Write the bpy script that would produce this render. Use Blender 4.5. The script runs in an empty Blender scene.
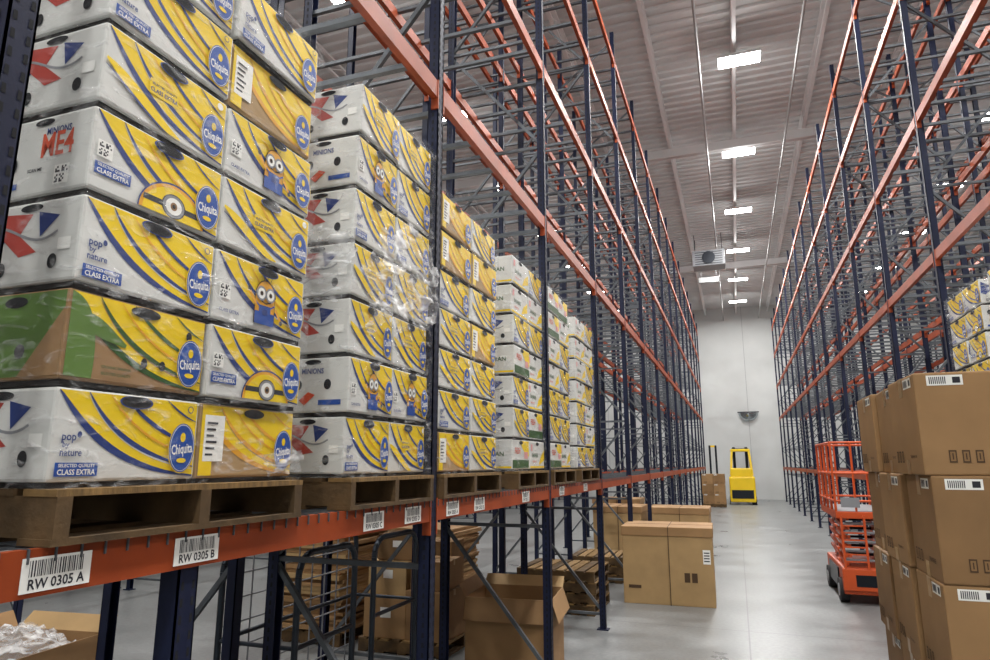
import bpy, math, random
from mathutils import Vector, Matrix, noise
random.seed(7)
sc=bpy.context.scene
COL=sc.collection
try:
    sc.view_settings.view_transform='Standard'
    sc.view_settings.look='None'
except Exception as e: print(e)

# ---------------------------------------------------------------- materials
MATS={}
def mat(name,col,rough=.6,metal=0,var=0,vscale=8,bump=0,bscale=60,emit=0,spec=.5,stretch=None):
    if name in MATS: return MATS[name]
    m=bpy.data.materials.new(name); m.use_nodes=True
    nt=m.node_tree; b=nt.nodes['Principled BSDF']
    c=(col[0],col[1],col[2],1)
    b.inputs['Base Color'].default_value=c
    b.inputs['Roughness'].default_value=rough
    b.inputs['Metallic'].default_value=metal
    b.inputs['Specular IOR Level'].default_value=spec
    if emit:
        b.inputs['Emission Color'].default_value=c
        b.inputs['Emission Strength'].default_value=emit
    if var or bump:
        tc=nt.nodes.new('ShaderNodeTexCoord')
        mp=nt.nodes.new('ShaderNodeMapping')
        nt.links.new(tc.outputs['Object'],mp.inputs[0])
        if stretch: mp.inputs['Scale'].default_value=stretch
    if var:
        n=nt.nodes.new('ShaderNodeTexNoise'); n.inputs['Scale'].default_value=vscale; n.inputs['Detail'].default_value=5
        nt.links.new(mp.outputs[0],n.inputs['Vector'])
        r=nt.nodes.new('ShaderNodeValToRGB')
        r.color_ramp.elements[0].position=.3; r.color_ramp.elements[1].position=.7
        r.color_ramp.elements[0].color=tuple(x*(1-var) for x in col)+(1,)
        r.color_ramp.elements[1].color=tuple(min(1,x*(1+var*.6)) for x in col)+(1,)
        nt.links.new(n.outputs['Fac'],r.inputs[0]); nt.links.new(r.outputs[0],b.inputs['Base Color'])
    if bump:
        n2=nt.nodes.new('ShaderNodeTexNoise'); n2.inputs['Scale'].default_value=bscale; n2.inputs['Detail'].default_value=4
        nt.links.new(mp.outputs[0],n2.inputs['Vector'])
        bp=nt.nodes.new('ShaderNodeBump'); bp.inputs['Strength'].default_value=bump; bp.inputs['Distance'].default_value=.01
        nt.links.new(n2.outputs['Fac'],bp.inputs['Height']); nt.links.new(bp.outputs[0],b.inputs['Normal'])
    MATS[name]=m; return m
def hx(s):
    v=[int(s[i:i+2],16)/255 for i in (0,2,4)]
    return tuple(x/12.92 if x<=.04045 else ((x+.055)/1.055)**2.4 for x in v)

mat('navy',hx('101833'),.55,0,.25,6,spec=.3)
mat('hole',hx('05070f'),.9)
mat('orange',hx('96401c'),.5,0,.22,5,spec=.35)
mat('galv',hx('5c6166'),.5,.3,.25,10)
mat('wood',hx('806338'),.8,0,.45,9,.3,40,stretch=(1,6,1))
mat('wood_old',hx('574226'),.85,0,.5,7,.3,40)
mat('kraft',hx('96744c'),.75,0,.10,5)
mat('kraft2',hx('856540'),.75,0,.12,4)
mat('kraft_edge',hx('483420'),.85)
mat('kraft_l',hx('a6885c'),.7,0,.1,5)
mat('tape',hx('9c7e54'),.3)
mat('white',hx('cfd0cc'),.5,0,.08,5)
mat('paper',hx('ebebe6'),.5)
mat('yellow',hx('ecca08'),.45,0,.07,7,spec=.35)
mat('yellow_d',hx('dc9c02'),.5)
mat('blue',hx('08459a'),.4)
mat('dblue',hx('0a2d74'),.5)
mat('green',hx('56782e'),.5,0,.12,6)
mat('dgreen',hx('2a521f'),.5)
mat('red',hx('a83528'),.5)
mat('redink',hx('cc4a26'),.5)
mat('pink',hx('d89a98'),.5)
mat('black',hx('141414'),.5)
mat('ink',hx('20202a'),.6)
mat('dark',hx('1a1512'),.9)
mat('grey',hx('85878b'),.4)
mat('cart_steel',hx('343b44'),.35,.5)
mat('tyre',hx('1c1c1e'),.8)
mat('lift_orange',hx('c24d1c'),.45,0,.08,4)
mat('truck_yellow',hx('ecc818'),.4,0,.05,3)
mat('steel_dark',hx('20242b'),.35,.6)
mat('fixture',hx('c8caca'),.5)
mat('pipe',hx('a0a2a2'),.6)
mat('lamp_on',(1,.99,.97),.5,emit=28)
mat('deck',hx('cfd1d1'),.7,0,.08,1.2)
mat('joist',hx('dcdddd'),.6)
mat('wallpaint',hx('c0c2c1'),.75,0,.05,1)
mat('mirror',hx('b8c0c4'),.12,.9)

def film_mat(name,base,amp,sc_,lo=.45,hi=.75,rough=.12,dist=.06,zs=2.6):
    m=bpy.data.materials.new(name); m.use_nodes=True; nt=m.node_tree; nt.nodes.clear()
    o=nt.nodes.new('ShaderNodeOutputMaterial'); mx=nt.nodes.new('ShaderNodeMixShader')
    t=nt.nodes.new('ShaderNodeBsdfTransparent'); p=nt.nodes.new('ShaderNodeBsdfPrincipled')
    p.inputs['Base Color'].default_value=(.88,.89,.90,1); p.inputs['Roughness'].default_value=rough
    p.inputs['Specular IOR Level'].default_value=.8
    tc=nt.nodes.new('ShaderNodeTexCoord'); mp=nt.nodes.new('ShaderNodeMapping'); mp.inputs['Scale'].default_value=(1,1,zs)
    mp.inputs['Rotation'].default_value=(.5,0,0)
    n=nt.nodes.new('ShaderNodeTexNoise'); n.inputs['Scale'].default_value=sc_; n.inputs['Detail'].default_value=7; n.inputs['Distortion'].default_value=1.6
    r=nt.nodes.new('ShaderNodeMapRange'); r.inputs['From Min'].default_value=lo; r.inputs['From Max'].default_value=hi
    r.inputs['To Min'].default_value=base; r.inputs['To Max'].default_value=base+amp
    bp=nt.nodes.new('ShaderNodeBump'); bp.inputs['Strength'].default_value=1; bp.inputs['Distance'].default_value=dist
    L=nt.links.new
    L(tc.outputs['Object'],mp.inputs[0]); L(mp.outputs[0],n.inputs['Vector']); L(n.outputs['Fac'],r.inputs['Value'])
    L(n.outputs['Fac'],bp.inputs['Height']); L(bp.outputs[0],p.inputs['Normal'])
    L(r.outputs[0],mx.inputs[0]); L(t.outputs[0],mx.inputs[1]); L(p.outputs[0],mx.inputs[2]); L(mx.outputs[0],o.inputs[0])
    MATS[name]=m
film_mat('film',.03,.45,7,.53,.8,.16)
film_mat('film_thick',.14,.60,5,.46,.72,.3,.02)

def floor_material():
    m=bpy.data.materials.new('concrete_floor'); m.use_nodes=True; nt=m.node_tree; b=nt.nodes['Principled BSDF']; L=nt.links.new
    tc=nt.nodes.new('ShaderNodeTexCoord')
    n=nt.nodes.new('ShaderNodeTexNoise'); n.inputs['Scale'].default_value=1.1; n.inputs['Detail'].default_value=9; n.inputs['Roughness'].default_value=.65
    L(tc.outputs['Object'],n.inputs['Vector'])
    r=nt.nodes.new('ShaderNodeValToRGB'); r.color_ramp.elements[0].position=.3; r.color_ramp.elements[1].position=.72
    r.color_ramp.elements[0].color=hx('6a6c6c')+(1,); r.color_ramp.elements[1].color=hx('878989')+(1,)
    L(n.outputs['Fac'],r.inputs[0])
    br=nt.nodes.new('ShaderNodeTexBrick'); br.offset=0; br.inputs['Scale'].default_value=.22
    br.inputs['Mortar Size'].default_value=.002; br.inputs['Brick Width'].default_value=1; br.inputs['Row Height'].default_value=1
    br.inputs['Color1'].default_value=(1,1,1,1); br.inputs['Color2'].default_value=(1,1,1,1); br.inputs['Mortar'].default_value=(.55,.55,.55,1)
    L(tc.outputs['Object'],br.inputs['Vector'])
    mx=nt.nodes.new('ShaderNodeMixRGB'); mx.blend_type='MULTIPLY'; mx.inputs[0].default_value=1
    L(r.outputs[0],mx.inputs[1]); L(br.outputs['Color'],mx.inputs[2])
    n3=nt.nodes.new('ShaderNodeTexNoise'); n3.inputs['Scale'].default_value=22; n3.inputs['Detail'].default_value=6
    L(tc.outputs['Object'],n3.inputs['Vector'])
    m3=nt.nodes.new('ShaderNodeMapRange'); m3.inputs['From Min'].default_value=.3; m3.inputs['From Max'].default_value=.7
    m3.inputs['To Min'].default_value=.84; m3.inputs['To Max'].default_value=1.1
    L(n3.outputs['Fac'],m3.inputs['Value'])
    mm=nt.nodes.new('ShaderNodeMixRGB'); mm.blend_type='MULTIPLY'; mm.inputs[0].default_value=1
    L(mx.outputs[0],mm.inputs[1]); L(m3.outputs[0],mm.inputs[2]); L(mm.outputs[0],b.inputs['Base Color'])
    m4=nt.nodes.new('ShaderNodeMapRange'); m4.inputs['From Min'].default_value=.3; m4.inputs['From Max'].default_value=.7
    m4.inputs['To Min'].default_value=.26; m4.inputs['To Max'].default_value=.4
    L(n.outputs['Fac'],m4.inputs['Value']); L(m4.outputs[0],b.inputs['Roughness'])
    MATS['floor']=m
floor_material()

# ---------------------------------------------------------------- mesh builder
class MB:
    def __init__(s): s.v=[]; s.f=[]; s.m=[]; s.names=[]; s.sm=[]
    def mi(s,n):
        if n not in s.names: s.names.append(n)
        return s.names.index(n)
    def add(s,vs,fs,m,smooth=False):
        b=len(s.v); s.v+= [tuple(v) for v in vs]; k=s.mi(m)
        for f in fs: s.f.append([b+i for i in f]); s.m.append(k); s.sm.append(smooth)
    def box(s,x0,x1,y0,y1,z0,z1,m,M=None):
        vs=[Vector((x,y,z)) for x in (x0,x1) for y in (y0,y1) for z in (z0,z1)]
        if M: vs=[M@v for v in vs]
        s.add(vs,[(0,1,3,2),(4,6,7,5),(0,4,5,1),(2,3,7,6),(0,2,6,4),(1,5,7,3)],m)
    def bbox(s,x0,x1,y0,y1,z0,z1,m,r=.01,M=None):
        import bmesh
        bm=bmesh.new(); bmesh.ops.create_cube(bm,size=1)
        for v in bm.verts: v.co=Vector(((x0+x1)/2+v.co.x*(x1-x0),(y0+y1)/2+v.co.y*(y1-y0),(z0+z1)/2+v.co.z*(z1-z0)))
        bmesh.ops.bevel(bm,geom=bm.edges[:],offset=r,segments=2,affect='EDGES',profile=.6)
        bm.verts.index_update()
        vs=[(M@v.co if M else v.co.copy()) for v in bm.verts]
        s.add(vs,[[v.index for v in f.verts] for f in bm.faces],m); bm.free()
    def bar(s,p,q,w,h,m,up=(0,0,1)):
        p=Vector(p);q=Vector(q);d=(q-p).normalized();u=Vector(up)
        if abs(d.dot(u))>.98:u=Vector((1,0,0))
        a=d.cross(u).normalized()*w/2;b=a.cross(d).normalized()*h/2
        vs=[p-a-b,p+a-b,p+a+b,p-a+b,q-a-b,q+a-b,q+a+b,q-a+b]
        s.add(vs,[(0,3,2,1),(4,5,6,7),(0,1,5,4),(1,2,6,5),(2,3,7,6),(3,0,4,7)],m)
    def cyl(s,p,q,r,m,n=12,r2=None):
        p=Vector(p);q=Vector(q);d=(q-p).normalized();u=Vector((0,0,1)) if abs(d.z)<.9 else Vector((1,0,0))
        a=d.cross(u).normalized();b=a.cross(d); r2=r if r2 is None else r2
        vs=[]
        for i in range(n):
            t=2*math.pi*i/n; o=a*math.cos(t)+b*math.sin(t)
            vs.append(p+o*r); vs.append(q+o*r2)
        fs=[(2*i,2*i+1,(2*i+3)%(2*n),(2*i+2)%(2*n)) for i in range(n)]
        s.add(vs,fs,m,True)
        s.add([vs[2*i] for i in range(n)],[list(range(n))],m); s.add([vs[2*i+1] for i in range(n)],[list(range(n))[::-1]],m)
    def tube(s,pts,r,m,n=10):
        pts=[Vector(p) for p in pts]
        for a,b in zip(pts,pts[1:]): s.cyl(a,b,r,m,n)
    def mesh(s,name):
        me=bpy.data.meshes.new(name); me.from_pydata(s.v,[],s.f)
        for n in s.names: me.materials.append(MATS[n])
        me.polygons.foreach_set('material_index',s.m); me.polygons.foreach_set('use_smooth',s.sm); me.update(); return me
    def obj(s,name,parent=None,loc=(0,0,0),rot=0):
        o=bpy.data.objects.new(name,s.mesh(name)); COL.objects.link(o); o.location=loc; o.rotation_euler=(0,0,rot)
        if parent: o.parent=parent
        return o
def empty(name,loc=(0,0,0)):
    e=bpy.data.objects.new(name,None); COL.objects.link(e); e.location=loc; e.empty_display_size=.2; return e

TX={}
def text2d(s_):
    if s_ in TX: return TX[s_]
    c=bpy.data.curves.new('t','FONT'); c.body=s_; c.size=1; c.resolution_u=2; c.align_x='CENTER'; c.align_y='CENTER'; c.offset=.02
    o=bpy.data.objects.new('t',c); COL.objects.link(o); dg=bpy.context.evaluated_depsgraph_get(); dg.update()
    me=o.evaluated_get(dg).to_mesh()
    vs=[(v.co.x,v.co.y) for v in me.vertices]; fs=[list(p.vertices) for p in me.polygons]
    o.evaluated_get(dg).to_mesh_clear(); bpy.data.objects.remove(o); bpy.data.curves.remove(c)
    w=max(x for x,y in vs)-min(x for x,y in vs)
    TX[s_]=(vs,fs,w); return TX[s_]

class Canvas:
    def __init__(s,mb,org,u,n,W,H,step=.0003):
        s.mb=mb;s.o=Vector(org);s.u=Vector(u);s.n=Vector(n);s.W=W;s.H=H;s.k=0;s.step=step
    def P(s,x,y): 
        return s.o+s.u*x+Vector((0,0,1))*y+s.n*(s.step*s.k)
    def fill(s,pts,m,norm=True):
        s.k+=1
        if norm: pts=[(min(1,max(0,a))*s.W,min(1,max(0,b))*s.H) for a,b in pts]
        s.mb.add([s.P(*p) for p in pts],[list(range(len(pts)))],m)
    def rect(s,a,b,c,d,m): s.fill([(a,b),(c,b),(c,d),(a,d)],m)
    def strip(s,A,B,m):
        s.k+=1
        A=[(a*s.W,b*s.H) for a,b in A];B=[(a*s.W,b*s.H) for a,b in B]
        vs=[s.P(*p) for p in A]+[s.P(*p) for p in B];n=len(A)
        s.mb.add(vs,[(i,i+1,n+i+1,n+i) for i in range(n-1)],m)
    def stroke(s,pts,w,m,taper=False):
        s.k+=1
        p=[Vector((a*s.W,b*s.H)) for a,b in pts];L=[];R=[];n=len(p)
        for i in range(n):
            d=(p[min(i+1,n-1)]-p[max(i-1,0)]).normalized(); q=Vector((-d.y,d.x))*w/2*( (.35+1.3*math.sin(math.pi*i/(n-1))) if taper else 1)
            for S,sg in((L,1),(R,-1)):
                c=p[i]+q*sg; S.append((min(s.W,max(0,c.x)),min(s.H,max(0,c.y))))
        vs=[s.P(*c) for c in L]+[s.P(*c) for c in R]
        s.mb.add(vs,[(i+n,i+n+1,i+1,i) for i in range(n-1)],m)
    def ell(s,cx,cy,rx,ry,m,n=24,a0=0,a1=2*math.pi):
        s.k+=1
        pts=[(cx*s.W+rx*math.cos(a0+(a1-a0)*i/n),cy*s.H+ry*math.sin(a0+(a1-a0)*i/n)) for i in range(n+(0 if a1-a0>6.28 else 1))]
        pts=[(min(s.W,max(0,a)),min(s.H,max(0,b))) for a,b in pts]
        s.mb.add([s.P(*p) for p in pts],[list(range(len(pts)))],m)
    def text(s,t,cx,cy,w,m,rot=0,ysc=1):
        s.k+=1
        vs,fs,tw=text2d(t); k=w/tw; c,sn=math.cos(rot),math.sin(rot)
        s.mb.add([s.P(cx*s.W+k*(x*c-y*ysc*sn),cy*s.H+k*(x*sn+y*ysc*c)) for x,y in vs],fs,m)
def bez(p0,p1,p2,p3,n=16):
    out=[]
    for i in range(n+1):
        t=i/n;a=(1-t)**3;b=3*t*(1-t)**2;c=3*t*t*(1-t);d=t**3
        out.append((a*p0[0]+b*p1[0]+c*p2[0]+d*p3[0],a*p0[1]+b*p1[1]+c*p2[1]+d*p3[1]))
    return out
C0=bez((.0,1),(.13,.70),(.32,.10),(1,.01))
C1=bez((.18,1),(.30,.62),(.52,.26),(1,.13))
C2=bez((.42,1),(.52,.80),(.72,.52),(1,.42))
C3=bez((.74,1),(.80,.92),(.88,.80),(1,.74))
def swoosh(c,fillm='yellow',ink='dblue',gap='white',full=False):
    if full: c.rect(0,0,1,1,fillm)
    else: c.strip(C0,[(a,1) for a,b in C0],fillm)
    c.stroke(C0,.013,ink,True)
    c.stroke([(a,b-.035) for a,b in C1],.004,gap,True); c.stroke(C1,.009,ink,True)
    c.stroke(C2,.008,ink,True); c.stroke(C3,.004,ink,True)
    c.stroke(bez((.32,1),(.43,.72),(.63,.40),(1,.28)),.004,'yellow_d',True)
def oval(c,cx=.885,cy=.38):
    c.ell(cx,cy,.056,.080,'yellow'); c.ell(cx,cy,.053,.077,'blue'); c.ell(cx,cy,.0495,.0735,'paper'); c.ell(cx,cy,.0475,.0715,'blue')
    c.text('Chiquita',cx,cy-.02,.086,'paper',.12,1.7); c.ell(cx,cy+.14,.011,.015,'yellow',10); c.ell(cx,cy-.17,.02,.008,'yellow',10)
def banner(c,x=.13,y=.12,w=.26,m='blue'):
    c.rect(x-w/2,y-.085,x+w/2,y+.07,m); c.text('SELECTED QUALITY',x,y+.035,w*.42,'paper'); c.text('CLASS EXTRA',x,y-.04,w*.43,'paper',0,1.1)
def handhole(c,cx=.5):
    c.ell(cx,.93,.060,.020,'dblue'); c.ell(cx,.93,.053,.017,'hole')
def qr(c,x,y,s_=.035):
    c.rect(x-.005/c.W,y-.005/c.H,x+(s_+.005)/c.W,y+(s_+.005)/c.H,'paper')
    rr=random.Random(3)
    c.k+=1;n=8;st=s_/n
    for i in range(n):
        for j in range(n):
            if rr.random()<.5: 
                a=x*c.W+i*st;b=y*c.H+j*st
                c.mb.add([c.P(a,b),c.P(a+st,b),c.P(a+st,b+st),c.P(a,b+st)],[(0,1,2,3)],'ink')
def minion(c,cx,base,h=.13):
    w=h*.30; y=base; H=c.H; W=c.W
    c.rect(cx-(w+.003)/W,y,cx+(w+.003)/W,y+h*.55/H,'dark'); c.ell(cx,y+h*.55/H,w+.003,w*1.25+.003,'dark',18)
    c.rect(cx-w/W,y,cx+w/W,y+h*.55/H,'yellow_d'); c.ell(cx,y+h*.55/H,w,w*1.25,'yellow_d',18)
    c.rect(cx-w/W,y,cx+w/W,y+h*.26/H,'blue'); c.rect(cx-w*.6/W,y+h*.26/H,cx+w*.6/W,y+h*.40/H,'blue')
    c.rect(cx-w*.25/W,y+h*.2/H,cx+w*.25/W,y+h*.32/H,'dblue')
    c.stroke([(cx-w/W,y+h*.45/H),(cx-w*.5/W,y+h*.36/H)],.006,'blue'); c.stroke([(cx+w/W,y+h*.45/H),(cx+w*.5/W,y+h*.36/H)],.006,'blue')
    c.rect(cx-w*1.05/W,y+h*.60/H,cx+w*1.05/W,y+h*.68/H,'ink')
    for d in(-.45,.45):
        c.ell(cx+d*w/W,y+h*.64/H,w*.52,w*.52,'grey',16); c.ell(cx+d*w/W,y+h*.64/H,w*.38,w*.38,'paper',14); c.ell(cx+d*w/W,y+h*.64/H,w*.17,w*.17,'kraft_edge',10); c.ell(cx+d*w/W,y+h*.64/H,w*.08,w*.08,'hole',8)
    c.stroke([(cx-w*.5/W,y+h*.48/H),(cx,y+h*.44/H),(cx+w*.5/W,y+h*.49/H)],.005,'dark')
    c.stroke([(cx-w/W,y+h*.38/H),(cx-w*1.7/W,y+h*.62/H)],.013,'yellow_d'); c.ell(cx-w*1.75/W,y+h*.66/H,.010,.010,'ink',8)
    c.stroke([(cx+w/W,y+h*.38/H),(cx+w*1.6/W,y+h*.15/H)],.013,'yellow_d'); c.ell(cx+w*1.65/W,y+h*.12/H,.010,.010,'ink',8)
    for a in(-.3,0,.3): c.stroke([(cx+a*w/W,y+(h*.55+w*1.2)/H),(cx+a*1.6*w/W,y+(h*.55+w*1.55)/H)],.002,'dark')
def long_face(c,v):
    if v==0:
        swoosh(c); c.text('pop',.085,.47,.042,'dblue',0,1.1); c.text('by',.07,.38,.02,'dblue'); c.text('nature',.105,.29,.064,'dblue',0,1.1); c.ell(.145,.50,.007,.009,'dblue',8); banner(c,.15,.11); handhole(c); oval(c)
        c.ell(.93,.90,.012,.012,'dblue',10); c.ell(.93,.90,.009,.009,'yellow',10)
    elif v==1:
        swoosh(c,'yellow','dgreen','kraft'); 
        A=bez((0,1),(.1,.95),(.2,.75),(.17,.0)); c.strip(A,[(0,b) for a,b in A],'green')
        c.stroke(bez((.02,.75),(.12,.7),(.2,.6),(.38,.45)),.03,'green',True)
        c.text('ORGANIC BANANA',.33,.16,.10,'dgreen'); c.text('SELECTED QUALITY',.33,.08,.10,'dgreen'); c.ell(.5,.93,.055,.017,'hole')
        for x in(.52,.66,.86): c.ell(x,.28 if x<.8 else .75,.012,.016,'hole',12)
        oval(c)
    elif v==2:
        swoosh(c); banner(c,.14,.26,.25); qr(c,.03,.42,.04)
        c.ell(.60,0,.135,.115,'dblue',28,0,math.pi); c.ell(.60,0,.130,.109,'yellow_d',28,0,math.pi); c.ell(.60,0,.118,.098,'yellow',28,0,math.pi)
        c.rect(.36,.12,.84,.20,'ink')
        c.ell(.60,.17,.048,.040,'ink',22); c.ell(.60,.17,.044,.037,'grey',20); c.ell(.60,.17,.033,.028,'paper',18); c.ell(.60,.17,.014,.014,'kraft2',12); c.ell(.60,.17,.007,.007,'hole',8)
        handhole(c,.52); oval(c)
    elif v==3:
        swoosh(c); qr(c,.04,.32,.045); c.text('CLASS EXTRA',.14,.12,.10,'dblue'); minion(c,.52,.06,.185); handhole(c,.52); oval(c)
    elif v==4:
        swoosh(c); c.rect(.32,.44,.56,.66,'yellow'); c.text('SELECTED QUALITY',.44,.60,.10,'dblue'); c.text('CLASS EXTRA',.44,.51,.11,'dblue',0,1.1)
        c.stroke(bez((0,.55),(.15,.45),(.35,.12),(.6,.0)),.026,'yellow',True); c.stroke(bez((0,.46),(.13,.36),(.3,.1),(.5,.0)),.006,'dblue',True); handhole(c); oval(c)
        c.ell(.93,.90,.014,.014,'paper',10)
    elif v==5:
        swoosh(c,'yellow','yellow_d','kraft_l'); c.rect(0,0,.12,1,'yellow'); c.rect(.03,.2,.22,.86,'paper')
        for i in range(6): c.rect(.05,.28+i*.09,.12+.015*(i%3),.31+i*.09,'ink')
        c.ell(.52,.93,.055,.017,'hole'); oval(c)
    elif v==6:
        c.rect(.0,.0,1,.07,'yellow'); c.text('BANANAS',.35,.48,.20,'dgreen',0,1.2); c.fill([(.6,.1),(1,.3),(1,.7),(.75,.45)],'yellow'); c.ell(.5,.93,.055,.017,'hole'); c.rect(.05,.65,.16,.9,'pink'); c.text('FRESH FRUIT',.3,.24,.13,'redink')
    elif v==7:
        c.rect(.0,.0,1,.3,'dgreen'); c.strip(C2,[(a,1) for a,b in C2],'yellow'); c.text('FRESH',.3,.62,.16,'redink',0,1.2); c.ell(.5,.93,.055,.017,'hole'); c.rect(.7,.35,.93,.6,'pink')
def end_face(c,v):
    if v in(0,4):
        c.fill([(.02,.9),(.30,.62),(.10,.32),(0,.4)],'dblue'); c.fill([(.22,.9),(.52,.86),(.40,.60),(.60,.36),(.42,.32),(.22,.58)],'red'); c.fill([(.58,.88),(.8,.8),(.62,.55)],'dblue'); c.stroke(bez((0,.7),(.3,.9),(.5,.3),(.8,.6)),.008,'grey')
        c.ell(.25,.18,.018,.022,'hole',14); c.ell(.78,.22,.018,.022,'hole',14); c.ell(.5,.94,.045,.012,'hole')
        c.rect(.82,.35,.95,.5,'paper')
        for i in range(3): c.rect(.08,.04+i*.04,.2,.06+i*.04,'ink')
    elif v==1:
        c.rect(0,0,1,1,'green'); c.fill([(.6,0),(1,0),(1,.8)],'kraft'); c.ell(.2,.3,.02,.02,'hole',14); c.ell(.6,.3,.02,.02,'hole',14); c.ell(.5,.9,.045,.016,'hole')
    elif v==2:
        c.text('MINIONS',.66,.80,.10,'dblue',0,1.2); c.text('ME4',.66,.60,.13,'redink',0,1.4); qr(c,.68,.08,.05); c.text('SCAN ME',.45,.3,.06,'ink'); c.ell(.14,.70,.02,.024,'hole',14); c.ell(.5,.94,.04,.011,'hole'); c.ell(.2,.42,.02,.024,'hole',14)
        c.rect(.06,.08,.28,.16,'blue')
    elif v==3:
        c.ell(.3,.5,.02,.024,'hole',14); c.ell(.72,.5,.02,.024,'hole',14); c.ell(.5,.94,.045,.012,'hole'); c.text('MINIONS',.5,.76,.12,'dblue',0,1.2); qr(c,.05,.08,.05); c.rect(.6,.1,.92,.2,'blue'); c.fill([(.4,.1),(.55,.3),(.45,.36),(.32,.2)],'redink')
    elif v==5:
        c.strip(C0,[(a,1) for a,b in C0],'yellow'); c.ell(.5,.9,.045,.016,'hole')
    else:
        c.rect(0,0,1,.07,'yellow'); c.rect(.1,.3,.4,.8,'paper'); c.ell(.5,.9,.045,.016,'hole'); c.text('BAN',.7,.5,.1,'dgreen')
BW,BD,BH=.505,.398,.268
CART={}
for v in range(8):
    mb=MB(); base={1:'kraft',5:'kraft_l'}.get(v,'white')
    mb.bbox(-BD/2,BD/2,-BW/2,BW/2,.015,BH-.004,base,.009); mb.box(-BD/2+.012,BD/2-.012,-BW/2+.012,BW/2-.012,0,.02,'dark')  # inset base coloured dark as the gap shadow under each carton
    e=.0005; mz=.012
    g=.008; Hf=BH-.034
    for (o,u,n,W,fn) in [((BD/2+e,-BW/2+g,mz+.012),(0,1,0),(1,0,0),BW-2*g,long_face),((-BD/2-e,BW/2-g,mz+.012),(0,-1,0),(-1,0,0),BW-2*g,long_face),
                  ((-BD/2+g,-BW/2-e,mz+.012),(1,0,0),(0,-1,0),BD-2*g,end_face),((BD/2-g,BW/2+e,mz+.012),(-1,0,0),(0,1,0),BD-2*g,end_face)]:
        fn(Canvas(mb,o,u,n,W,Hf),v)
    CART[v]=mb.mesh('banana_carton_%d'%v)

def film_shell(x0,x1,y0,y1,z0,z1,parent,name='stretch_wrap',amp=.008):
    mb=MB(); seg=.035; peri=[]
    def lin(a,b,n): return [a+(b-a)*i/n for i in range(n)]
    nx=int((x1-x0)/seg);ny=int((y1-y0)/seg)
    peri+=[(x,y0,0,-1) for x in lin(x0,x1,nx)]+[(x1,y,1,0) for y in lin(y0,y1,ny)]+[(x,y1,0,1) for x in lin(x1,x0,nx)]+[(x0,y,-1,0) for y in lin(y1,y0,ny)]
    nz=int((z1-z0)/seg);N=len(peri);vs=[]
    for k in range(nz+1):
        z=z0+(z1-z0)*k/nz
        for (x,y,a,b) in peri:
            d=abs(noise.noise(Vector((x*4,y*4+z*3,z*7))))*amp*2
            vs.append((x+a*d,y+b*d,z))
    fs=[(k*N+i,k*N+(i+1)%N,(k+1)*N+(i+1)%N,(k+1)*N+i) for k in range(nz) for i in range(N)]
    mb.add(vs,fs,'film',True); return mb.obj(name,parent)

def pallet_mesh():
    mb=MB(); X,Y=1.22,1.02
    for y in(-Y/2+.025,0,Y/2-.025): mb.box(-X/2,X/2,y-.022,y+.022,.018,.122,'wood_old')
    n=8
    for i in range(n):
        x=-X/2+(X-.12)*i/(n-1); mb.box(x,x+.12,-Y/2,Y/2,.122,.14,'wood' if i%3 else 'wood_old')
    for x in(-X/2,-X/4-.05,-.05,X/4-.05,X/2-.12): mb.box(x,x+.12,-Y/2,Y/2,0,.018,'wood_old')
    return mb.mesh('pallet')
PAL=pallet_mesh()
def pallet(x,y,z,sx=1,sy=1,rot=0,name='wooden_pallet'):
    o=bpy.data.objects.new(name,PAL); COL.objects.link(o); o.location=(x,y,z); o.scale=(sx,sy,1); o.rotation_euler=(0,0,rot); return o

LV0=1.793
def stack(xf,y0,y1,rows,rh,pat,side=1,wrap=True,z0=LV0+.142):
    e=empty('banana_box_stack',(xf-side*.6,(y0+y1)/2,z0))
    w=(y1-y0)/2
    for r in range(rows):
        for c in range(2):
            for d in range(3):
                v=pat(r,c,d)
                o=bpy.data.objects.new('carton',CART[v]); COL.objects.link(o); o.parent=e
                j=random.uniform(-.006,.006)
                o.location=(side*(.6-.2-d*.4)+(random.uniform(-.018,.004) if d==0 else 0)*side,(-w/2 if c==0 else w/2)+j*.3,r*rh)
                o.scale=((1,w/BW*.98,rh/BH*.99)); o.rotation_euler=(0,0,random.uniform(-.014,.014)+(0 if side==1 else math.pi))
    if wrap: film_shell(-.615,.615,-w-.012,w+.012,.0,rows*rh+.01,e)
    pallet(xf-side*.57,(y0+y1)/2,LV0+.001 ,1,min(1,(y1-y0+.02)/1.02) )
    return e
c1=[0,1,0,2,4,0,4]; c2=[5,2,3,4,3,5,0]
def p1(r,c,d): return (c1 if c==0 else c2)[r]
s1=stack(-1.655,1.235,2.255,7,.27,p1)
q1=[0,3,4,4,0,3,4];q2=[4,3,4,4,0,0,4]
s2=stack(-1.655,2.62,3.465,7,.28,lambda r,c,d:(q1 if c==0 else q2)[r])
rnd=random.Random(5)
stack(-1.665,3.64,4.66,7,.255,lambda r,c,d:rnd.choice([4,5,4,4,5,0]))
stack(-1.67,5.10,6.0,7,.258,lambda r,c,d:rnd.choice([6,7,6,0,0,4]))
stack(-1.67,6.2,7.1,7,.26,lambda r,c,d:7 if r==6 else rnd.choice([7,6,6,4,0]))
stack(-1.67,7.4,8.4,7,.25,lambda r,c,d:rnd.choice([6,6,0,4]))
stack(2.32,6.2,7.2,7,.262,lambda r,c,d:rnd.choice([4,0,4,0,3]),side=-1)
stack(2.32,7.45,8.47,7,.262,lambda r,c,d:rnd.choice([4,0,4,2]),side=-1)

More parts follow.
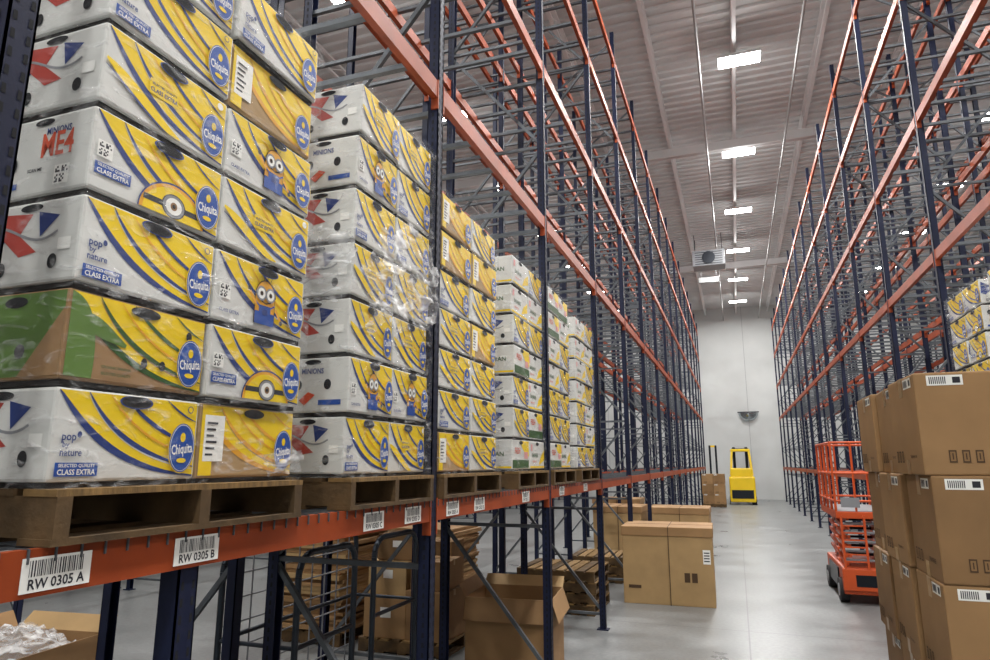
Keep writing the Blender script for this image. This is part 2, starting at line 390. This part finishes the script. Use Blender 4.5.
mb=MB()
def drape(fn,nu,nv,seed,rad):
    vs=[fn(i/nu,j/nv) for j in range(nv+1) for i in range(nu+1)]; fs=[]
    for j in range(nv):
        for i in range(nu):
            u=i/nu-.5;v=j/nv-.5
            if max(abs(u),abs(v),(u*u+v*v)**.5*.86)<rad+.14*noise.noise(Vector((u*6,v*6,seed))):
                a=j*(nu+1)+i; fs.append((a,a+1,a+nu+2,a+nu+1))
    mb.add(vs,fs,'film_thick',True)
# long soft folds radiating down from the torn edge
def f1(u,v):
    y=-.46+.94*u+.02*noise.noise(Vector((u*4,v*6,1))); z=.66+.64*v*(1-.35*abs(u-.6))+.08*noise.noise(Vector((u*3,v*2,7)))+.12*u
    x=.615+.020+.028*abs(noise.noise(Vector((u*11+v*5,v*3-u*2,3))))+.008*abs(noise.noise(Vector((u*22+v*12,v*8,5))))
    return (x,y,z)
def f2(u,v):
    x=-.1+.75*u; z=.78+.44*v+.08*noise.noise(Vector((u*3,v*2,17)))
    y=-.4225-.020-.022*abs(noise.noise(Vector((u*10+v*5,v*3,33))))
    return (x,y,z)
drape(f1,72,54,0,.44); drape(f2,40,34,4,.42)
mb.obj('loose_stretch_wrap',s2)
mb=MB()
def f3(u,v):
    y=.16+.36*u; z=.004+.12*v*(.4+.6*u)+.015*noise.noise(Vector((u*6,v*4,2)))+.03*(1-u)
    return (.63+.02*abs(noise.noise(Vector((u*10,v*5,8)))),y,max(.004,z))
drape(f3,30,12,2,.45); mb.obj('torn_wrap',s1)

# ---------------------------------------------------------------- racks
YS=[1.0+2.53*k for k in range(-1,16)]
LEVELS=[LV0,4.40,6.12,7.85,9.35]
TOP=9.9
def rack(xa,xb,ys,near=False,levels=LEVELS,deck0=True):
    e=empty('pallet_rack',((xa+xb)/2,0,0)); ox=(xa+xb)/2
    s=1 if xa>xb else -1
    A=xa-ox; B=xb-ox
    up=MB(); br=MB(); be=MB(); dk=MB(); hw=.036
    for k,y in enumerate(ys):
        for (x,sg) in((A,-s),(B,s)):
            x1=x+sg*.07
            lo,hi=min(x,x1),max(x,x1)
            t=.006
            up.box(lo,hi,y-hw,y-hw+t,0,TOP,'navy'); up.box(lo,hi,y+hw-t,y+hw,0,TOP,'navy')
            fx=(x,x+sg*t); up.box(min(fx),max(fx),y-hw,y+hw,0,TOP,'navy')
            xm=x+sg*.035
            up.box(xm-.07,xm+.07,y-.06,y+.06,0,.012,'navy')
            if near and -1<y<9 :
                for h in range(int(TOP/.051)):
                    z=.05+h*.0508
                    for yy in(-.02,.02):
                        d=-sg*.001
                        up.add([(x+d,y+yy-.006,z),(x+d,y+yy+.006,z),(x+d,y+yy+.005,z+.026),(x+d,y+yy-.005,z+.026)],[(0,1,2,3)],'hole')
                    up.add([(xm-.008,y-hw-.0012,z),(xm+.008,y-hw-.0012,z),(xm+.006,y-hw-.0012,z+.026),(xm-.006,y-hw-.0012,z+.026)],[(0,1,2,3)],'hole')
        z=.18;fl=0
        a=A-s*.04;b=B+s*.04
        while z<TOP-.2:
            br.bar((a,y,z),(b,y,z),.03,.03,'galv')
            z2=min(z+1.25,TOP-.15)
            p=(a,y+.0,z+.03);q=(b,y,z2-.03)
            if fl:p=(b,y,z+.03);q=(a,y,z2-.03)
            br.bar(p,q,.03,.032,'galv'); z=z2; fl^=1
    for k in range(len(ys)-1):
        ya,yb=ys[k]+hw,ys[k+1]-hw
        for li,L in enumerate(levels):
            for (x,sg) in((A,-s),(B,s)):
                x1=x+sg*.045
                be.box(min(x,x1),max(x,x1),ya,yb,L-.115,L-.012,'orange')
                x2=x+sg*.028; be.box(min(x,x2),max(x,x2),ya,yb,L-.012,L-.001,'orange')
                for yy in(ya,yb-.012):
                    x3=x-sg*.004
                    be.box(min(x3,x1),max(x3,x1),yy,yy+.012,L-.19,L+.01,'orange')
            n=5 if li else 0
            for i in range(n):
                y=ya+(yb-ya)*(i+.5)/n
                dk.box(min(A,B)+.03,max(A,B)-.03,y-.02,y+.02,L-.035,L-.002,'galv')
            if li==0:
                if near and ya<9:
                    ny=34
                    for i in range(ny+1):
                        y=ya+.02+(yb-ya-.04)*i/ny
                        dk.bar((A+s*.004,y,L-.001),(B,y,L-.001),.005,.005,'galv')
                        dk.bar((A+s*.004,y,L),(A+s*.004,y,L-.035),.005,.005,'galv')
                    for i in range(14):
                        x=min(A,B)+.03+(abs(A-B)-.06)*i/13; dk.bar((x,ya,L-.006),(x,yb,L-.006),.005,.005,'galv')
                for i in range(3):
                    y=ya+(yb-ya)*(i+.5)/3
                    dk.box(min(A,B)+.045,max(A,B)-.045,y-.02,y+.02,L-.04,L-.008,'galv')
    up.obj('uprights',e); br.obj('frame_braces',e); be.obj('load_beams',e); dk.obj('decking',e)
    return e
R1=rack(-1.64,-2.72,YS,True)
rack(-4.03,-2.95,YS)
rack(-8.3,-9.38,YS); rack(-10.7,-9.62,YS)
rack(2.30,3.38,YS)
rack(4.68,3.60,YS)
rack(8.9,9.98,YS)
def label(y,txt):
    mb=MB(); mb.box(0,.002,-.093,.093,-.041,.041,'paper')
    c=Canvas(mb,(.0022,-.093,-.041),(0,1,0),(1,0,0),.186,.082)
    rr=random.Random(len(txt)+int(y*10)); x=.1
    while x<.88:
        w=rr.choice([.008,.014,.02]); c.k=0; c.rect(x,.45,x+w,.92,'ink'); x+=w+rr.choice([.012,.02])
    c.text(txt,.5,.22,.15,'ink',0,1.1)
    mb.obj('shelf_label',None,(-1.6385,y,LV0-.062))
for y,t in[(1.28,'RW 0305 A'),(1.75,'RW 0305 B'),(2.86,'RW 0305 C'),(3.27,'RW 0305 D'),(3.80,'RW 0303 A'),(4.25,'RW 0303 B'),(5.3,'RW 0303 C'),(6.5,'RW 0301 A'),(7.6,'RW 0301 B')]: label(y,t)
mb=MB()
mb.box(-.037,.037,-.04,-.034,0,LV0-.117,'navy');mb.box(-.037,.037,.034,.04,0,LV0-.117,'navy');mb.box(.031,.037,-.04,.04,0,LV0-.117,'navy');mb.box(-.08,.08,-.07,.07,0,.012,'navy')
for h in range(32):
    z=.06+h*.05
    for yy in(-.022,.022): mb.add([(.0375,yy-.006,z),(.0375,yy+.006,z),(.0375,yy+.005,z+.026),(.0375,yy-.005,z+.026)],[(0,1,2,3)],'hole')
mb.obj('rack_support_post',None,(-1.69,1.74,0))

# ---------------------------------------------------------------- room
XL,XR,YB,YF,CH=-16,16,-6,41,11.15
mb=MB(); mb.box(XL,XR,YB,YF,-.1,0,'floor'); mb.obj('floor')
mb=MB(); mb.box(XL,XR,YB,YF,CH,CH+.1,'deck')
y=YB
while y<YF-.2:
    mb.add([(XL,y,CH),(XR,y,CH),(XR,y+.02,CH-.05),(XL,y+.02,CH-.05),(XL,y+.10,CH-.05),(XR,y+.10,CH-.05),(XR,y+.12,CH),(XL,y+.12,CH)],[(0,1,2,3),(3,2,5,4),(4,5,6,7)],'deck'); y+=.3
mb.obj('ceiling')
for n,b in[('wall_far',(XL,XR,YF,YF+.2,0,CH)),('wall_back',(XL,XR,YB-.2,YB,0,CH)),('wall_left',(XL-.2,XL,YB,YF,0,CH)),('wall_right',(XR,XR+.2,YB,YF,0,CH))]:
    mb=MB(); mb.box(*b,'wallpaint')
    if n=='wall_far':
        for i in range(12): mb.box(XL+2.7*i+.6,XL+2.7*i+.62,YF-.004,YF,0,CH,'grey')
    mb.obj(n)
mb=MB()
x=-1.2-1.73*8
while x<15.5:
    zt,zb=CH-.06,CH-.42
    mb.box(x-.05,x+.05,YB,YF,zt-.05,zt,'joist'); mb.box(x-.04,x+.04,YB,YF,zb,zb+.045,'joist')
    y=YB;f=0
    while y<YF-.7:
        mb.bar((x,y,zb+.02 if f else zt-.02),(x,y+.6,zt-.02 if f else zb+.02),.022,.022,'joist'); f^=1; y+=.6
    x+=1.73
mb.obj('ceiling_joists')
mb=MB()
for y in(6,18,30):
    mb.box(XL,XR,y-.1,y+.1,CH-.70,CH-.67,'joist');mb.box(XL,XR,y-.012,y+.012,CH-.70,CH-.42,'joist')
mb.obj('ceiling_girders')
for x in(-.2,1.75):
    mb=MB(); mb.cyl((0,YB+.02,CH-.78),(0,YF-.02,CH-.78),.028,'pipe',8); mb.obj('sprinkler_pipe',None,(x,0,0))
LX={0:.62,1:-6.15,2:6.8}
for k,x in LX.items():
    for i in range(10):
        y=-4.6+4.6*i
        if y>39: continue
        mb=MB(); mb.bbox(-.44,.44,-.22,.22,.0,.06,'fixture',.01); mb.box(-.12,.12,-.12,.12,.06,.10,'fixture')
        for a in(-.3,.3): mb.cyl((a,0,.06),(a*.6,0,.155),.006,'steel_dark',6)
        for a in(-.22,.22): mb.box(a-.20,a+.20,-.20,.20,-.012,0,'lamp_on')
        mb.obj('high_bay_light',None,(x,y,10.5))
        ld=bpy.data.lights.new('high_bay_lamp','AREA'); ld.shape='RECTANGLE'; ld.size=.8; ld.size_y=.4; ld.energy=355 if k==0 else 230; ld.color=(1,.99,.965)
        lo=bpy.data.objects.new('high_bay_lamp',ld); COL.objects.link(lo); lo.location=(x,y,10.48)
        ld=bpy.data.lights.new('ceiling_fill','POINT'); ld.shadow_soft_size=.16; ld.energy=42 if k==0 else 32; ld.color=(1,.99,.97)  # added fill point below each fixture, brightens the ceiling
        lo=bpy.data.objects.new('ceiling_fill',ld); COL.objects.link(lo); lo.location=(x,y,10.28)
w=bpy.data.worlds.new('w'); sc.world=w; w.use_nodes=True; w.node_tree.nodes['Background'].inputs[0].default_value=(.6,.63,.68,1); w.node_tree.nodes['Background'].inputs[1].default_value=.3
mb=MB(); mb.bbox(-.6,.6,-.4,.4,0,.62,'grey',.03); mb.cyl((0,-.41,.31),(0,-.45,.31),.24,'steel_dark',24)
for i in range(6): mb.box(-.5,.5,-.43,-.405,.06+i*.09,.08+i*.09,'steel_dark')
for a in(-.5,.5):
    for b in(-.3,.3): mb.cyl((a,b,.62),(a,b,1.28),.012,'steel_dark',6)
mb.obj('unit_heater',None,(-.5,26,9.42))
mb=MB(); mb.box(-.4,.4,-.05,.05,0,.22,'pipe'); mb.cyl((-.3,0,.22),(-.3,0,1.2),.01,'grey',6); mb.cyl((.3,0,.22),(.3,0,1.2),.01,'grey',6); mb.obj('hanging_sign',None,(-.6,28.5,9.5))
mb=MB(); vs=[];n=24;m=6
for j in range(m+1):
    a=j/m*math.pi/2
    for i in range(n+1):
        t=math.pi*i/n+math.pi; vs.append((.55*math.cos(t)*math.cos(a),-.4*math.sin(a),.5*math.sin(t)*math.cos(a)))
mb.add(vs,[(j*(n+1)+i,j*(n+1)+i+1,(j+1)*(n+1)+i+1,(j+1)*(n+1)+i) for j in range(m) for i in range(n)],'mirror',True)
mb.box(-.58,.58,-.05,.0,-.0,.06,'steel_dark'); mb.obj('safety_mirror',None,(.8,YF-.006,4.85))

# ---------------------------------------------------------------- brown cartons at right
def brown_mesh(L,W,H,seed):
    rr=random.Random(seed); mb=MB()
    mb.bbox(-L/2,L/2,-W/2,W/2,0,H,'kraft2' if seed%2 else 'kraft',.008)
    mb.box(-L/2+.003,L/2-.003,-.03,.03,H-.0003,H+.0007,'tape'); mb.box(-L/2+.003,L/2-.003,-.002,.002,H+.0005,H+.0012,'kraft_edge')
    for (o,u,n,w) in[((-L/2,-W/2-.0006,0),(1,0,0),(0,-1,0),L),((-L/2-.0006,W/2,0),(0,-1,0),(-1,0,0),W),((L/2+.0006,-W/2,0),(0,1,0),(1,0,0),W)]:
        c=Canvas(mb,o,u,n,w,H)
        if n[0]: c.rect(.5-.03/w,.80,.5+.03/w,1,'tape'); c.rect(.5-.03/w,0,.5+.03/w,.15,'tape')
        c.k=1
        a=.10 if n[1] else .62
        c.rect(a,.87,a+.28,.97,'paper')
        for i in range(9): c.k=3; c.rect(a+.02+i*.015,.885,a+.028+i*.015,.955,'ink')
        c.k=3; c.rect(a+.20,.89,a+.26,.95,'ink')
        for i in range(3):
            c.k=3; x=.1+i*.1
            if n[1]: x+=.1
            c.rect(x,.12,x+.06,.24,'kraft_edge'); c.rect(x+.01,.135,x+.05,.225,'kraft2'); c.rect(x+.025,.15,x+.035,.21,'kraft_edge')
        c.k=3; c.text('FRAGILE' if seed%2 else 'THIS WAY UP',.72,.18,w*.22,'kraft_edge')
    return mb.mesh('brown_carton')
BM=[brown_mesh(.50,.485,.45,i) for i in range(4)]
def cartons(x0,y0,nx,ny,nz,name='brown_carton_stack'):
    e=empty(name,(x0,y0,0)); 
    for k in range(nz):
        for i in range(nx):
            for j in range(ny):
                o=bpy.data.objects.new('carton',BM[random.randrange(4)]); COL.objects.link(o); o.parent=e
                o.location=(.25+i*.51+random.uniform(-.015,.015),.245+j*.50+random.uniform(-.008,.008),.141+k*.4515); o.rotation_euler=(0,0,random.uniform(-.025,.025)); 
    return e
cartons(.78,3.42,2,3,5)
pallet(1.29,4.17,0,.85,1.47)

# ---------------------------------------------------------------- gaylord boxes
def gaylord(x,y,rot,sx=1.2,sy=.98,h=1.1,name='cardboard_bulk_box'):
    mb=MB(); mb.bbox(-sx/2,sx/2,-sy/2,sy/2,0,h-.02,'kraft_l',.01); mb.bbox(-sx/2-.012,sx/2+.012,-sy/2-.012,sy/2+.012,h-.13,h,'kraft',.008)
    mb.box(-sx/2-.0125,sx/2+.0125,-.004,.004,h,h+.002,'kraft_edge')
    for a in(.02,): mb.box(a*sx-.005,a*sx+.005,-sy/2-.016,sy/2+.016,.0,h+.003,'kraft_edge')
    c=Canvas(mb,(-sx/2,-sy/2-.001,0),(1,0,0),(0,-1,0),sx,h)
    c.rect(.89,.54,.97,.72,'paper'); c.k=1; 
    for i in range(4): c.rect(.9,.57+i*.035,.96,.585+i*.035,'ink')
    for i in range(2): c.rect(.68+i*.08,.30,.74+i*.08,.42,'kraft_edge')
    c.rect(.06,.2,.2,.24,'kraft_edge')
    c=Canvas(mb,(sx/2+.001,-sy/2,0),(0,1,0),(1,0,0),sy,h); c.rect(.2,.5,.4,.7,'paper')
    return mb.obj(name,None,(x,y,0),rot)
gaylord(-1.06,10.78,.03,1.28,.98,1.08)
gaylord(-1.2,14.9,0)
gaylord(-2.45,14.95,0,1.0,1.1)
gaylord(-3.0,18.0,0)
def openbox(x,y,rot,sx,sy,h,name='open_cardboard_box',film=False):
    e=empty(name,(x,y,0)); e.rotation_euler=(0,0,rot); mb=MB();t=.008
    mb.box(-sx/2,sx/2,-sy/2,-sy/2+t,0,h,'kraft');mb.box(-sx/2,sx/2,sy/2-t,sy/2,0,h,'kraft');mb.box(-sx/2,-sx/2+t,-sy/2,sy/2,0,h,'kraft');mb.box(sx/2-t,sx/2,-sy/2,sy/2,0,h,'kraft');mb.box(-sx/2,sx/2,-sy/2,sy/2,0,.01,'kraft2')
    f=.3*min(sx,sy)
    mb.add([(-sx/2,-sy/2,h),(sx/2,-sy/2,h),(sx/2,-sy/2-f*.3,h-f*.9),(-sx/2,-sy/2-f*.3,h-f*.9)],[(0,1,2,3)],'kraft2')
    mb.add([(-sx/2,sy/2,h),(sx/2,sy/2,h),(sx/2,sy/2+f*.5,h+f*.4),(-sx/2,sy/2+f*.5,h+f*.4)],[(0,1,2,3)],'kraft_l')
    mb.add([(sx/2,-sy/2,h),(sx/2,sy/2,h),(sx/2+f*.3,sy/2,h-f*.9),(sx/2+f*.3,-sy/2,h-f*.9)],[(0,1,2,3)],'kraft')
    mb.add([(-sx/2,-sy/2,h),(-sx/2,sy/2,h),(-sx/2-f*.3,sy/2,h+f*.5),(-sx/2-f*.3,-sy/2,h+f*.5)],[(0,1,2,3)],'kraft')
    mb.obj('box_body',e)
    if film:
        mb=MB(); n=26; vs=[]
        for j in range(n+1):
            for i in range(n+1):
                u=i/n-.5;v=j/n-.5; r=max(0,1-(u*u+v*v)*4)
                vs.append((u*sx*.98,v*sy*.98,h-.12+r*.2+.10*abs(noise.noise(Vector((u*8,v*8,2))))+.05*noise.noise(Vector((u*20,v*20,2)))))
        mb.add(vs,[(j*(n+1)+i,j*(n+1)+i+1,(j+1)*(n+1)+i+1,(j+1)*(n+1)+i) for j in range(n) for i in range(n)],'film_thick',True); mb.obj('plastic_scrap',e)
openbox(-2.2,6.75,.1,.85,.75,.72)
openbox(-2.05,4.75,-.1,.42,.6,.42)
openbox(-4.95,3.6,.12,.8,.8,.74,film=True)
def box_heap(x,y,items):
    e=empty('brown_box_heap',(x,y,0)); mb=MB()
    for (a,b,z,sx,sy,h,r) in items:
        M=Matrix.Translation((a,b,z))@Matrix.Rotation(r,4,'Z')
        mb.bbox(-sx/2,sx/2,-sy/2,sy/2,0,h,random.choice(['kraft','kraft2','kraft_l']),.008,M)
        mb.box(-sx/2-.001,sx/2+.001,-.025,.025,h-.06,h+.001,'tape',M)
        mb.box(-sx*.1,sx*.15,-sy/2-.0015,-sy/2,h*.5,h*.75,'paper',M)
        mb.box(-sx/2,sx/2,-.003,.003,h,h+.002,'kraft_edge',M)
    mb.obj('boxes',e); pallet(x,y,0,.85,1.05)
    return e
box_heap(-3.5,7.3,[(-.24,-.2,.141,.5,.6,.42,.05),(.26,-.22,.141,.46,.55,.5,-.06),(-.1,.3,.141,.8,.4,.45,.02),(-.22,-.18,.565,.5,.5,.36,-.1),(.25,-.2,.645,.42,.5,.3,.1),(-.05,.3,.595,.7,.38,.5,.0),(-.2,-.15,.93,.44,.42,.28,.12)])
def flat_stack(x,y,sx,sy,h):
    e=empty('flattened_cardboard_stack',(x,y,0)); mb=MB(); z=.142
    while z<h:
        t=random.uniform(.02,.06);a=random.uniform(-.05,.05);b=random.uniform(-.04,.04)
        M=Matrix.Translation((a,b,0))@Matrix.Rotation(random.uniform(-.05,.05),4,'Z')
        mb.box(-sx/2,sx/2,-sy/2,sy/2,z,z+t-.003,random.choice(['kraft','kraft2','kraft_l','kraft']),M); z+=t
    mb.obj('sheets',e); pallet(x,y,0,sx/1.22,sy/1.02)
flat_stack(-4.75,7.35,.95,1.1,1.2); flat_stack(-4.6,9.9,1.1,1.1,1.0)
for k in range(4): pallet(-2.45,9.75+.02*(k%2),.1401*k,.9,1.0,.02*((k*7)%3-1),'wooden_pallet')
for k in range(3): pallet(-2.3,12.3,.1401*k,.9,1.0,.01*(k%3-1))
e=cartons(-1.6,33,2,2,3); pallet(-1.1,33.5,0,.85,1.0)

# cart with tube handles and wire sides
e=empty('platform_cart',(-3.0,4.62,0)); e.rotation_euler=(0,0,0)
mb=MB(); CS='cart_steel'; mb.bbox(-.33,.33,-.85,.85,.26,.31,CS,.01)
for a in(-.25,.25):
    for b in(-.7,.7):
        mb.cyl((a-.02,b,.08),(a+.02,b,.08),.08,'tyre',18); mb.box(a-.03,a+.03,b-.03,b+.03,.1,.26,'steel_dark')
def U(y0,y1,z0,z1,x):
    r=.14; pts=[(x,y0,z0),(x,y0,z1-r)]
    for i in range(1,6): a=math.pi/2*i/5; pts.append((x,y0+r-r*math.cos(a),z1-r+r*math.sin(a)))
    for i in range(0,6): a=math.pi/2*(1-i/5); pts.append((x,y1-r+r*math.cos(a),z1-r+r*math.sin(a)))
    pts.append((x,y1,z0)); return pts
for x,(a,b) in[(.3,(-.84,-.16)),(.3,(.12,.84)),(-.3,(-.84,.84))]: 
    mb.tube(U(a,b,.3,1.42,x),.022,CS); mb.cyl((x,a,.85),(x,b,.85),.016,CS)
for i in range(9): mb.cyl((-.3,-.72+.18*i,.3),(-.3,-.72+.18*i,1.40),.006,'grey',6)
for i in range(6): mb.cyl((-.3,-.84,.45+.16*i),(-.3,.84,.45+.16*i),.006,'grey',6)
for s_ in(-.84,.84): mb.cyl((-.3,s_,.85),(.3,s_,.85),.014,CS)
mb.obj('frame',e)

# ---------------------------------------------------------------- scissor lift
e=empty('scissor_lift',(1.70,12.1,0)); mb=MB()
O='lift_orange'
mb.bbox(-.36,.36,-.9,.9,.14,.52,O,.03); mb.box(-.38,-.3,-.5,.5,.18,.46,'steel_dark'); mb.bbox(-.37,.37,-.94,-.88,.2,.5,O,.01)
for a in(-1,1):
    for b in(-.65,.65):
        mb.cyl((a*.28,b,.17),(a*.40,b,.17),.17,'tyre',24); mb.cyl((a*.39,b,.17),(a*.405,b,.17),.09,'grey',16)
zb=.54
for k in range(5):
    z0=zb+k*.13
    for a in(-.27,.27):
        mb.bar((a,-.8,z0),(a,.8,z0+.13),.04,.05,O); mb.bar((a*.82,-.8,z0+.13),(a*.82,.8,z0),.04,.05,O)
    mb.cyl((-.3,0,z0+.065),(.3,0,z0+.065),.02,'steel_dark'); mb.cyl((-.3,-.8,z0+.065),(.3,-.8,z0+.065),.02,'grey')
mb.bbox(-.38,.38,-.92,.92,1.2,1.3,O,.01); mb.box(-.36,.36,-.9,.9,1.3,1.31,'grey')
for a in(-.37,.37):
    for i in range(5):
        y=-.9+.45*i; mb.cyl((a,y,1.3),(a,y,2.3),.018,O,10)
    for z in(1.45,1.85,2.3): mb.cyl((a,-.9,z),(a,.9,z),.018,O,10)
for b in(-.9,.9):
    for z in(1.45,1.85,2.3): mb.cyl((-.37,b,z),(.37,b,z),.018,O,10)
    mb.cyl((-.1,b,1.3),(-.1,b,2.3),.016,O,10)
mb.bbox(.1,.34,-.96,-.84,1.9,2.15,'steel_dark',.01)
mb.box(-.3,-.05,-.93,-.91,1.36,1.5,'grey'); mb.box(-.2,.2,-.944,-.94,.26,.42,'steel_dark')
for i in range(4): mb.bar((-.38,-.89,.62+i*.16),(-.38,-.72,.62+i*.16),.03,.03,O)
for i in range(6): mb.bar((-.32,-.93,.6+.1*i),(-.02,-.93,.6+.1*i),.02,.02,O)
mb.bar((-.32,-.93,.5),(-.32,-.93,1.25),.03,.03,O); mb.bar((-.02,-.93,.5),(-.02,-.93,1.25),.03,.03,O)
mb.obj('lift_body',e)

# ---------------------------------------------------------------- yellow lift truck
e=empty('forklift_truck',(.18,36.0,0)); mb=MB(); Y='truck_yellow'
mb.bbox(-.6,.6,-.75,.75,.12,1.35,Y,.08); mb.bbox(-.5,.5,-.7,-.2,1.3,1.75,Y,.06); mb.box(-.5,.5,-.78,-.74,.3,.7,'steel_dark')
for a in(-.5,.5):
    mb.bar((a,-.6,1.4),(a*.8,-.45,2.6),.1,.1,Y); mb.bar((a,.65,1.2),(a*.8,.55,2.6),.1,.1,Y)
mb.bbox(-.46,.46,-.52,.65,2.56,2.68,Y,.02)
for i in range(4): mb.box(-.4,.4,-.4+i*.25,-.36+i*.25,2.68,2.71,'steel_dark')
for a in(-.3,.3): mb.bar((a,.95,.1),(a,.95,2.8),.1,.14,'steel_dark')
for z in(.3,1.4,2.6): mb.box(-.35,.35,.9,1.0,z,z+.08,'steel_dark')
for a in(-.25,.25): mb.box(a-.06,a+.06,1.0,2.1,.05,.1,'steel_dark')
for a in(-.5,.5):
    for b in(-.5,.55): mb.cyl((a-.1,b,.2),(a+.12*(1 if a>0 else -1),b,.2),.2,'tyre',20)
mb.bbox(-.35,.35,-.15,.25,1.35,1.6,'black',.05)
mb.obj('truck_body',e)
e=empty('pallet_stacker',(-1.15,36.8,0)); mb=MB()
for a in(-.15,.15): mb.bar((a,0,.05),(a,0,2.9),.08,.1,'steel_dark')
mb.bbox(-.4,.4,-.7,-.1,.1,1.3,Y,.05); mb.box(-.2,.2,-.03,.03,2.8,2.9,Y)
for a in(-.2,.2): mb.box(a-.06,a+.06,.05,1.1,.05,.1,'steel_dark')
for a in(-.3,.3): mb.cyl((a-.05,-.5,.12),(a+.05,-.5,.12),.12,'tyre',16)
mb.obj('stacker_body',e)

# ---------------------------------------------------------------- camera
cd=bpy.data.cameras.new('camera'); cd.lens=24; cd.sensor_width=36; cd.clip_start=.05; cd.clip_end=200
co=bpy.data.objects.new('camera',cd); COL.objects.link(co); co.location=(0,0,2.0); co.rotation_euler=(math.radians(90+11.39),0,math.radians(19.77)); sc.camera=co
print('objs',len(bpy.data.objects),'polys',sum(len(m.polygons) for m in bpy.data.meshes))
